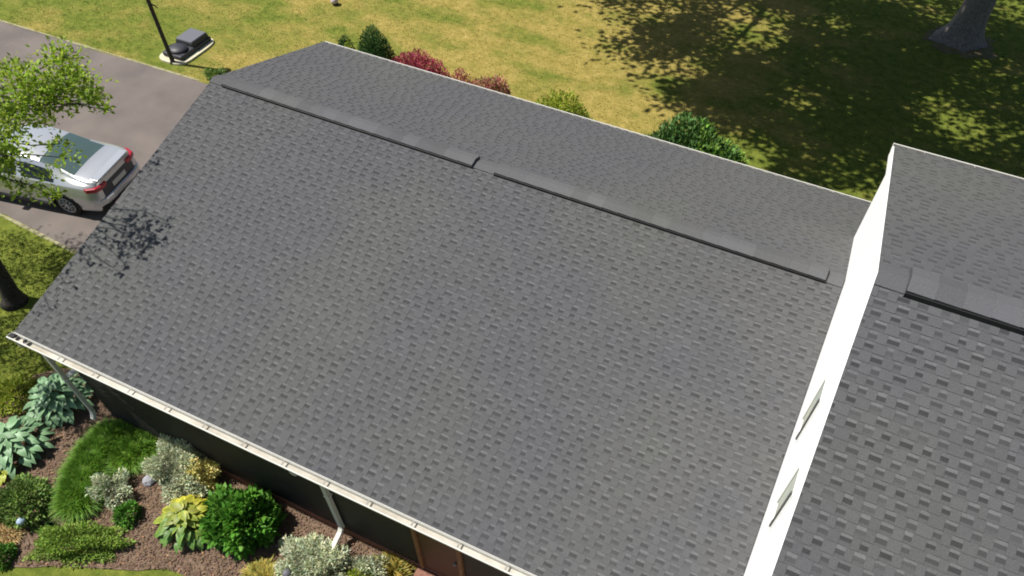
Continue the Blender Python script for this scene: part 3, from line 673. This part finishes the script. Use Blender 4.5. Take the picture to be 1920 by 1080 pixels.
# left tree over the driveway
rg = np.random.default_rng(77); rr = random.Random(77)
lt = empty('leafy_tree', (-4.67, -4.1, 0)); tag(lt, 'lime green leafy tree with dark trunk overhanging the silver car', 'tree')
mb = MB()
top = Vector((0.25, 0.35, 3.4))
prof = [(0, 0.33), (0.12, 0.25), (0.35, 0.20), (1.2, 0.165), (2.4, 0.145), (3.4, 0.13)]
mb.tube([(0.25 * z / 3.4 , 0.35 * z / 3.4, z) for z, r0 in prof], [r0 for z, r0 in prof], 12)
CL = []  # (centre world, radius, count)
vis = [(-3.25, -.89, 5, .42, 420), (-2.95, -1.0, 4.8, .3, 260), (-2.11, -1.5, 5, .50, 560), (-2.3, -1.9, 5.0, .4, 420), (-2.57, -2.26, 5, .62, 900), (-2.9, -1.9, 5.1, .5, 500), (-3.84, -1.64, 5, .30, 230), (-1.62, -1.62, 5.0, .22, 120), (-1.25, -1.72, 5.0, .13, 45), (-1.04, -1.8, 5, .07, 22),
       (-2.05, -3.3, 5, .42, 300), (-2.5, -2.9, 5.0, .45, 420), (-1.55, -3.65, 5, .30, 130), (-1.45, -3.95, 4.9, .28, 120), (-.66, -3.84, 4.6, .15, 90), (-1.2, -2.9, 4.9, .22, 60), (-.75, -3.15, 4.9, .22, 60), (-1.35, -3.85, 4.5, .26, 90), (-1.9, -2.6, 5, .22, 60), (-.95, -3.55, 4.7, .2, 60), (-1.9, -3.7, 4.8, .4, 300)]
CL += vis
# upper crown (it throws the leaf shadow on the roof)
def back(x, y, t):
    z = RZ + SL * y; p = Vector((x, y, z)) + S * t; return (p.x, p.y, p.z)
for (x, y, r0, n) in ((0.95, -3.45, .26, 110), (1.15, -3.75, .24, 100), (1.25, -3.55, .16, 40), (0.75, -3.6, .25, 90), (.55, -3.3, .2, 70), (1.45, -3.52, .07, 12), (1.0, -4.15, .17, 45), (1.1, -4.35, .09, 22), (.85, -3.9, .2, 60), (1.25, -3.15, .10, 25), (0.25, -4.9, .3, 30), (0.3, -5.4, .3, 30), (.35, -4.4, .2, 30), (0.35, -3.9, .25, 50), (.12, -2.2, .13, 30)):
    c = back(x, y, 4.3); CL.append((*c, r0, int(n * 0.62)))
for (gx_, gy_) in ((-3.6, -3.6), (-4.6, -3.0), (-3.0, -4.6), (-4.2, -4.6), (-5.4, -3.4), (-2.6, -3.9), (-5.0, -2.3), (-3.4, -5.4), (-6.2, -2.6)):
    p = Vector((gx_, gy_, 0)) + S * 8.2; CL.append((p.x, p.y, p.z, 0.5, 260))
for i in range(70):
    x = rr.uniform(-8.2, -2.6); y = rr.uniform(-7.0, -1.8); z = rr.uniform(4.6, 8.5)
    if math.hypot(x + 5, y + 4.1) > 3.4: continue
    # keep clear of the opening the camera looks through
    if x > -5.2 and y > -3.2 and z < 6.2: continue
    if x + 0.25 * (y + 4) > -3.4 and z < 7.2: continue
    CL.append((x, y, z, rr.uniform(.4, .7), 330))
P = []; D = []; base = Vector((-4.67, -4.1, 0))
for (x, y, z, r0, n) in CL:
    n = int(n * 0.88); q = rg.normal(0, 0.5, (n, 3)) * r0; q[:, 2] *= 0.55
    P.append(q + np.array([[x, y, z]]) - np.array([[base.x, base.y, 0]])); D.append(q / (r0 + 1e-6))
P = np.concatenate(P); D = np.concatenate(D)
leaf_mesh('crown', P, D, 0.095, 0.6, F_lime, lt, rg, up=0.8)
hubs = [Vector((0.9, 0.9, 4.3)), Vector((1.4, 0.1, 4.3)), Vector((0.6, 0.2, 5.6)), Vector((-0.8, 0.4, 4.8)), Vector((-0.5, -1.0, 4.9))]
for h in hubs: limb(mb, top - Vector((0, 0, .2)), h, 0.12, 0.07, rr)
h2 = []
for (x, y, z, r0, n) in CL:
    c = Vector((x, y, z)) - base; hb_ = min(hubs, key=lambda h: (h - c).length)
    limb(mb, hb_, c, 0.035 if n > 200 else 0.022, 0.008, rr, 5, 5, 0.6)
    for k in range(3 if n > 100 else 1):
        e = c + Vector((rr.uniform(-1, 1), rr.uniform(-1, 1), rr.uniform(-.3, .4))) * r0 * 0.9; limb(mb, c, e, 0.010, 0.004, rr, 4, 3, 0.5)
mb.build('trunk', M_bark2, lt, smooth=True)

# big oak at top right; its crown hangs out of frame and shades the lawn
def big_tree(name, x, y, rt, cx, cy, cz, rx, ry, rz_, n, label, seed, group=None, nclus=90, leaf=0.26):
    rg = np.random.default_rng(seed); rr = random.Random(seed)
    root = empty(name, (x, y, 0)); tag(root, label, 'tree', group)
    mb = MB(); H = cz - rz_ * 0.35
    # flared trunk with root buttresses
    seg = 28; n0 = 0; Vv = []; Ff = []
    zs = [0, 0.06, 0.15, 0.3, 0.55, 0.9, 1.5, 2.5, 4, H]
    for z in zs:
        fl = math.exp(-z * 3.2)
        for k in range(seg):
            t = 2 * math.pi * k / seg
            r0 = rt * (1 - 0.045 * z) * (1 + fl * (0.55 + 0.45 * max(0, math.cos(5 * t + 0.7)) ** 2 + 0.5 * max(0, math.cos(t - 3.5)) ** 4)) * (1 + 0.03 * math.sin(9 * t + z))
            Vv.append((r0 * math.cos(t), r0 * math.sin(t), z))
    for i in range(len(zs) - 1):
        for k in range(seg):
            k2 = (k + 1) % seg; Ff.append((i * seg + k, i * seg + k2, (i + 1) * seg + k2, (i + 1) * seg + k))
    mb.V = Vv; mb.F = Ff
    CLs = []
    for i in range(nclus):
        d = rg.normal(0, 1, 3); d /= np.linalg.norm(d); d *= rg.uniform(0.25, 1) ** 0.5
        CLs.append(np.array([cx - x + d[0] * rx, cy - y + d[1] * ry, cz + d[2] * rz_]))
    tops = Vector((0, 0, H - 0.3)); hubs = [Vector((cx - x + math.cos(a) * rx * .35, cy - y + math.sin(a) * ry * .35, cz - rz_ * .1)) for a in (0.3, 1.5, 2.8, 4.1, 5.3)]
    for h in hubs: limb(mb, tops, h, rt * .42, rt * .16, rr, 8, 6)
    for c in CLs:
        c = Vector(c); h = min(hubs, key=lambda h: (h - c).length); limb(mb, h, c, rt * .10, 0.02, rr, 5, 4)
    mb.build('trunk', M_bark, root, smooth=True)
    P = []; D = []; per = n // nclus
    for c in CLs:
        r0 = rg.uniform(0.9, 1.5); q = rg.normal(0, 0.5, (per, 3)) * r0; q[:, 2] *= 0.5; P.append(q + c[None]); D.append(q / r0)
    leaf_mesh('crown', np.concatenate(P), np.concatenate(D), leaf, 0.6, F_oak, root, rg, up=0.7)
    return root
big_tree('shade_tree', 14.95, 19.9, 0.50, 10.6, 13.6, 11.3, 8.4, 9.4, 2.8, 47000, 'big grey trunked shade tree at the top right corner', 91, nclus=180)
big_tree('shade_tree', 1.6, 21.0, 0.40, 2.6, 15.4, 10.5, 6.2, 6.0, 2.6, 24000, 'shade tree outside the top edge throwing leafy shadow across the lawn', 92, nclus=75)
big_tree('shade_tree', 24.5, 16.0, 0.45, 20.0, 14.5, 11.5, 6.8, 8.0, 2.8, 22000, 'shade tree outside the right edge behind the taller roof', 93, nclus=110)

M_soil = mat('bare_soil', (0.12, 0.095, 0.050), 0.95, col2=(0.16, 0.14, 0.06), nscale=4)
rg2 = random.Random(8); ring = [(14.95 + (1.25 + rg2.uniform(-.25, .3)) * math.cos(t), 19.7 + (1.0 + rg2.uniform(-.2, .25)) * math.sin(t)) for t in np.linspace(0, 2 * math.pi, 29)[:-1]]
sheet('bare_soil', ring, 0.008, M_soil)
# ------------------------------------------------------------------ lamp post
M_blk = mat('black_paint', (0.010, 0.010, 0.012), 0.4, spec=0.5)
lp = empty('lamp_post', (-8.643, 5.79, 0)); tag(lp, 'tall black lamp post beside the driveway, its lantern out of frame', 'lamp post')
MB().lathe([(0.10, 0), (0.10, 0.04), (0.07, 0.10), (0.068, 0.2), (0.06, 2.55), (0.07, 2.6)], 16).build('post', M_blk, lp, smooth=True)
MB().tube([(0.0, 0, 1.98), (0.16, 0.06, 1.90), (0.20, 0.08, 1.84)], [0.028, 0.02, 0.012], 8).build('ladder_rest', M_blk, lp)
q = MB(); q.lathe([(0.05, 2.6), (0.10, 2.64), (0.15, 2.95), (0.14, 2.97)], 6); q.build('lantern', mat('frosted_glass', (0.6, 0.6, 0.55), 0.2, spec=.6), lp)
q = MB(); q.lathe([(0.19, 2.97), (0.12, 3.07), (0.03, 3.12), (0.015, 3.2)], 12); q.build('lantern_cap', M_blk, lp)

# ------------------------------------------------------------------ black cover on its pale pad
ux = Vector((-0.02, 1.0)).normalized()    # long axis
ang = math.atan2(ux.y, ux.x)
pad = []
for k in range(40):
    t = 2 * math.pi * k / 40; c, s_ = math.cos(t), math.sin(t); e = 0.5
    pad.append((0.92 * math.copysign(abs(c) ** e, c), 0.58 * math.copysign(abs(s_) ** e, s_)))
mb = MB(); mb.prism(pad, 'z', 0.0, 0.06)
o = mb.build('stone_pad', mat('pad_stone', (0.50, 0.46, 0.32), 0.9, col2=(0.62, 0.57, 0.42), nscale=8)); o.location = (-8.78, 6.62, 0); o.rotation_euler = (0, 0, ang)
tag(o, 'pale stone edged pad under the black cover near the lamp post', 'stone pad')
hc = empty('black_cover', (-8.78, 6.66, 0.06), ang); hc.scale = (0.84, 0.92, 0.85); tag(hc, 'glossy black plastic cover with a flat lid at the lamp post foot', 'cover')
M_pl = mat('black_plastic', (0.035, 0.035, 0.042), 0.5, spec=0.4); M_lid = mat('grey_lid', (0.13, 0.13, 0.145), 0.4, spec=0.5)
def rbox(x0, x1, y0, y1, z0, z1, name, m, parent, bev, seg=3, taper=0.0):
    mb = MB(); mb.box(x0, x1, y0, y1, z0, z1)
    if taper: mb.V = [(v[0] + (taper if v[0] == x0 else -taper if v[0] == x1 else 0) * (v[2] == z1), v[1] + (taper if v[1] == y0 else -taper) * (v[2] == z1), v[2]) for v in mb.V]
    o = mb.build(name, m, parent); b = o.modifiers.new('bevel', 'BEVEL'); b.width = bev; b.segments = seg; return o
rbox(-0.88, 0.92, -0.44, 0.44, 0, 0.17, 'base_tub', M_pl, hc, 0.06)
rbox(-0.10, 0.86, -0.40, 0.40, 0.172, 0.33, 'box_section', M_pl, hc, 0.03, taper=0.03)
rbox(-0.06, 0.82, -0.34, 0.36, 0.332, 0.352, 'lid', M_lid, hc, 0.008)
mb = MB(); mb.lathe([(0.36, 0.0), (0.34, 0.06), (0.25, 0.12), (0.10, 0.15), (0.01, 0.155)], 24, (-0.48, 0, 0.172)); mb.build('dome_section', M_pl, hc, smooth=True)
mb = MB(); mb.tube([(-0.48 + .345 * math.cos(t), .345 * math.sin(t), 0.235) for t in np.linspace(-1.9, 1.9, 20)], 0.02, 6); mb.build('rim', M_blk, hc)

# ball on the lawn
b = empty('ball', (-6.2, 11.50, 0.0)); tag(b, 'small pale and dark ball on the grass at the top edge', 'ball')
mb = MB(); mb.lathe([(0.14 * math.sin(t) + .001, 0.14 - 0.14 * math.cos(t)) for t in np.linspace(0.02, 1.25, 9)], 18); mb.build('lower_shell', mat('ball_dark', (0.09, 0.06, 0.10), 0.5), b, smooth=True)
mb = MB(); mb.lathe([(0.14 * math.sin(t) + .001, 0.14 - 0.14 * math.cos(t)) for t in np.linspace(1.25, 3.12, 9)], 18); mb.build('upper_shell', mat('ball_pale', (0.55, 0.45, 0.45), 0.5), b, smooth=True)

# ------------------------------------------------------------------ the car
def car():
    M_body = mat('silver_paint', (0.56, 0.57, 0.58), 0.24, metal=0.55, spec=0.5, coat=0.8)
    M_gl = mat('car_glass', (0.012, 0.015, 0.015), 0.08, spec=0.5)
    M_rg = mat('rear_glass', (0.06, 0.095, 0.09), 0.05, spec=1.0)
    M_bk = mat('car_black', (0.012, 0.012, 0.013), 0.5); M_tire = mat('tyre', (0.018, 0.018, 0.018), 0.85)
    M_rim = mat('rim_alloy', (0.42, 0.42, 0.43), 0.3, metal=0.8); M_red = mat('tail_red', (0.33, 0.010, 0.022), 0.15, spec=0.8); M_chr = mat('chrome', (0.7, 0.7, 0.7), 0.12, metal=1.0)
    M_plate = mat('plate', (0.45, 0.45, 0.42), 0.5); M_red2 = mat('reflector', (0.25, 0.02, 0.02), 0.3)
    root = empty('sedan_car', (-4.92, -0.03, 0.012), R(11)); root.scale = (1.06, 1.06, 1.06); tag(root, 'silver sedan parked on the driveway facing away from garage', 'car')
    # stations: x (0 = rear bumper, negative = forward), half width at sill/mid/shoulder, z of sill, mid, shoulder, deck half-width, z deck edge, z centre
    #        x     wS    wM    wB    zS    zM    zB    wR    zR    zC
    ST = [( 0.00, 0.60, 0.66, 0.60, 0.36, 0.55, 0.80, 0.52, 0.88, 0.90),
          (-0.05, 0.74, 0.80, 0.74, 0.28, 0.56, 0.88, 0.64, 1.02, 1.05),
          (-0.22, 0.83, 0.90, 0.84, 0.24, 0.58, 0.92, 0.70, 1.06, 1.09),
          (-0.55, 0.87, 0.925, 0.88, 0.22, 0.60, 0.95, 0.68, 1.10, 1.14),
          (-0.95, 0.89, 0.935, 0.895, 0.20, 0.62, 0.96, 0.63, 1.22, 1.26),
          (-1.40, 0.90, 0.93, 0.895, 0.20, 0.62, 0.96, 0.60, 1.34, 1.38),
          (-1.90, 0.90, 0.93, 0.89, 0.20, 0.62, 0.955, 0.60, 1.41, 1.46),
          (-2.40, 0.90, 0.93, 0.89, 0.20, 0.62, 0.95, 0.61, 1.41, 1.47),
          (-2.85, 0.90, 0.93, 0.89, 0.20, 0.62, 0.94, 0.62, 1.33, 1.38),
          (-3.30, 0.90, 0.93, 0.89, 0.20, 0.62, 0.92, 0.66, 1.10, 1.15),
          (-3.60, 0.89, 0.93, 0.88, 0.20, 0.62, 0.90, 0.72, 0.98, 1.02),
          (-4.20, 0.87, 0.91, 0.84, 0.22, 0.58, 0.82, 0.68, 0.90, 0.95),
          (-4.65, 0.78, 0.82, 0.74, 0.26, 0.52, 0.72, 0.56, 0.78, 0.82),
          (-4.85, 0.55, 0.60, 0.52, 0.32, 0.50, 0.62, 0.40, 0.64, 0.66)]
    ST = np.array(ST); n = len(ST); SU = 8
    def cr(A, t):
        i = int(min(max(math.floor(t), 0), len(A) - 2)); f = t - i
        p0, p1, p2, p3 = A[max(i - 1, 0)], A[i], A[i + 1], A[min(i + 2, len(A) - 1)]
        return 0.5 * ((2 * p1) + (-p0 + p2) * f + (2 * p0 - 5 * p1 + 4 * p2 - p3) * f * f + (-p0 + 3 * p1 - 3 * p2 + p3) * f ** 3)
    rings = []; xs = []
    for j in range((n - 1) * SU + 1):
        s = cr(ST, j / SU); x, wS, wM, wB, zS, zM, zB, wR, zR, zC = s
        key = [(0.0, zS - 0.02), (wS * 0.85, zS - 0.02), (wS, zS + 0.03), (wM, zM), (wM * 0.5 + wB * 0.5, (zM + zB) * .5 + .06), (wB, zB)]
        key2 = [(wB, zB), (wB * .62 + wR * .38, zB * .6 + zR * .4), (wR + 0.03, zR - 0.05), (wR - 0.04, zR), (wR * .5, zR * .25 + zC * .75), (0, zC)]
        A = [np.array(k) for k in key]; B = [np.array(k) for k in key2]
        ring = [cr(A, t) for t in np.linspace(0, len(A) - 1, 16)] + [cr(B, t) for t in np.linspace(0, len(B) - 1, 19)[1:]]
        rings.append(ring); xs.append(x)
    NR = len(rings[0]); NJ = len(rings)
    WR, WF = -1.02, -3.86; WRad = 0.375
    parts = {'body': [], 'side_window': [], 'rear_window': [], 'windshield': []}
    P3 = np.array([[(xs[j], rings[j][k][0], rings[j][k][1]) for k in range(NR)] for j in range(NJ)])
    for j in range(NJ - 1):
        for k in range(NR - 1):
            c = P3[j:j + 2, k:k + 2].reshape(4, 3).mean(0); x, y, z = c
            # wheel arch opening
            if k <= 12 and y > 0.6 and (math.hypot(x - WR, z - 0.33) < WRad or math.hypot(x - WF, z - 0.33) < WRad): continue
            key = 'body'
            kk = k - 15
            if kk >= 1 and -3.12 < x < -0.62:
                if kk <= 5 and z > 0.985 and (-2.95 - (z - 1.0) * -0.5 < x < -1.05 - (z - 1.0) * 0.9) and not (-2.06 < x < -1.98): key = 'side_window'
            if kk >= 9 and y < 0.60 and -1.48 < x < -0.62: key = 'rear_window'
            if kk >= 9 and y < 0.60 and -3.42 < x < -2.72: key = 'windshield'
            parts[key].append((j, k))
    def mk(name, cells, m, sides=(1, -1), off=0.0):
        V = []; F = []; idx = {}
        for sg in sides:
            for (j, k) in cells:
                f = []
                for (a, b_) in ((j, k), (j + 1, k), (j + 1, k + 1), (j, k + 1)):
                    p = P3[a, b_]; kk = (a, b_, sg if abs(p[1]) > 1e-6 else 0)
                    if kk not in idx: idx[kk] = len(V); V.append((p[0], p[1] * sg, p[2] + off))
                    f.append(idx[kk])
                F.append(tuple(f) if sg > 0 else tuple(f[::-1]))
        return mesh_obj(name, V, F, m, root, smooth=True)
    mk('body', parts['body'], M_body)
    mk('side_window', parts['side_window'], M_gl, (1,)); mk('side_window', parts['side_window'], M_gl, (-1,))
    mk('rear_window', parts['rear_window'], M_rg); mk('windshield', parts['windshield'], M_gl)
    # front and rear end caps + dark floor and wheel wells
    MB().box(-4.7, -0.12, -0.70, 0.70, 0.22, 0.62).build('underbody', M_bk, root)
    # rear face: lower black diffuser, light bumper shelf, plate
    def surf(x_, y_, z_): return (x_, y_, z_)
    mb = MB()
    for sgn in (1, -1):
        pass
    # closing patch of the tail
    ring = P3[0]; V = [tuple(q) for q in ring] + [(q[0], -q[1], q[2]) for q in ring[::-1]]
    mesh_obj('tail_panel', V, [tuple(range(len(V)))], M_body, root)
    ring = P3[-1]; V = [tuple(q) for q in ring] + [(q[0], -q[1], q[2]) for q in ring[::-1]]
    mesh_obj('nose_panel', V, [tuple(range(len(V)))[::-1]], M_bk, root)
    mb = MB(); q = [(0.045, -0.50), (0.045, 0.50), (0.0, 0.68), (-0.12, 0.80), (-0.2, 0.80), (-0.2, -0.80), (-0.12, -0.80), (0.0, -0.68)]
    mb.prism([(a_ + 0.045, b_) for a_, b_ in q[::-1]], 'z', 0.18, 0.42); mb.build('diffuser', M_bk, root, bevel=0.01)
    q = [(0.085, -0.42), (0.085, 0.42), (0.055, 0.66), (-0.02, 0.80), (-0.16, 0.885), (-0.25, 0.885), (-0.25, -0.885), (-0.16, -0.885), (-0.02, -0.80), (0.055, -0.66)]
    mb = MB(); mb.prism(q[::-1], 'z', 0.425, 0.60); mb.build('bumper', M_body, root, bevel=0.035)
    MB().box(0.018, 0.03, -0.26, 0.26, 0.66, 0.78).build('licence_plate', M_plate, root)
    MB().box(0.005, 0.017, -0.60, 0.60, 0.60, 0.87).build('tail_recess_shade', mat('tail_shade', (0.06, 0.06, 0.062), 0.35), root)  # recess panel, widened so the tail's shade is painted in as dark colour
    # spoiler lip
    mb = MB(); mb.prism([(-0.06, 1.03), (0.02, 1.07), (0.02, 1.085), (-0.20, 1.085)], 'y', -0.62, 0.62); mb.build('spoiler', M_body, root, bevel=0.006)
    for sg in (1, -1):
        mb = MB(); q = [(0.03, 0.42), (0.045, 0.62), (-0.01, 0.79), (-0.22, 0.885), (-0.30, 0.86), (-0.14, 0.70), (-0.05, 0.40)]
        q = [(a, b_ * sg) for a, b_ in q]
        if sg > 0: q = q
        else: q = q[::-1]
        mb.prism(q, 'z', 0.83, 0.945); mb.build('tail_light', M_red, root, bevel=0.02)
        mb = MB(); mb.box(0.088, 0.10, sg * 0.42 - 0.09, sg * 0.42 + 0.09, 0.36, 0.39); mb.build('reflector', M_red2, root)
        # mirror, door lines, handles
        mb = MB(); mb.box(-3.02, -2.86, min(sg * 0.93, sg * 1.08), max(sg * 0.93, sg * 1.08), 0.93, 1.06); mb.build('mirror', M_body, root, bevel=0.03)
        for x in (-1.72, -2.55):
            mb = MB(); mb.box(x - 0.10, x + 0.10, min(sg * 0.925, sg * 0.95), max(sg * 0.925, sg * 0.95), 0.80, 0.83); mb.build('door_handle', M_chr, root)
        for x in (-1.48, -2.02, -3.0):
            mb = MB(); mb.box(x - 0.006, x + 0.006, min(sg * 0.90, sg * 0.935), max(sg * 0.90, sg * 0.935), 0.30, 0.90); mb.build('door_seam', M_bk, root)
        for xw in (WR, WF):
            mb = MB(); a = lambda y_: sg * y_
            wv = empty('wheel', (xw, sg * 0.80, 0.325)); wv.parent = root
            mb = MB(); prof = [(0.20, -0.11), (0.29, -0.12), (0.325, -0.09), (0.33, 0), (0.325, 0.09), (0.29, 0.12), (0.215, 0.11)]
            mb.lathe(prof, 32); mb.V = [(v[0], v[2], v[1]) for v in mb.V]; mb.build('tyre', M_tire, wv, smooth=True)
            mb = MB()
            for k in range(10):
                t = 2 * math.pi * k / 10; mb.tube([(0.04 * math.cos(t), sg * 0.105, 0.04 * math.sin(t)), (0.20 * math.cos(t), sg * 0.112, 0.20 * math.sin(t))], [0.02, 0.016], 5)
            mb.tube([(0.205 * math.cos(t), sg * 0.115, 0.205 * math.sin(t)) for t in np.linspace(0, 2 * math.pi, 33)], 0.014, 6, cap=False)
            mb.tube([(0, sg * 0.09, 0), (0, sg * 0.13, 0)], 0.05, 12); mb.build('rim', M_rim, wv, smooth=True)
            mb = MB(); mb.tube([(xw + 0.365 * math.cos(t), sg * 0.925, 0.33 + 0.365 * math.sin(t)) for t in np.linspace(-0.15, math.pi + 0.15, 22)], 0.022, 6); mb.build('wheel_arch', M_bk, root)
    mb = MB(); mb.tube([(-0.30, y_, 1.10 - 0.05 * abs(y_) ** 2) for y_ in np.linspace(-0.66, 0.66, 13)], 0.006, 4); 
    for sg in (1, -1):
        mb2 = MB(); mb2.box(-3.35, -1.5, min(sg * 0.90, sg * 0.945), max(sg * 0.90, sg * 0.945), 0.20, 0.29); mb2.build('sill_trim', M_bk, root)
    # antenna
    MB().box(-1.62, -1.46, -0.02, 0.02, 1.40, 1.45).build('antenna', M_body, root, bevel=0.01)
    return root
car()
GR = {'hosta': 'broad leaved hostas in the garden bed', 'silver_shrub': 'silvery variegated shrubs in the garden bed', 'barberry': 'red barberries behind the far eave', 'conifer': 'dark conifers behind the far eave', 'shade_tree': 'large shade trees on the back lawn',
      'ornamental_grass': 'ornamental grasses in the garden bed', 'perennial': 'leafy perennials in the garden bed', 'low_shrub': 'low green shrubs in the garden bed', 'yellow_shrub': 'yellow green shrubs behind the far eave', 'garden_light': 'small garden lights in the planting bed'}
for o in bpy.data.objects:
    k = o.name.split('.')[0]
    if o.parent is None and k in GR: o['group'] = GR[k]
print('scene objects', len(bpy.data.objects))
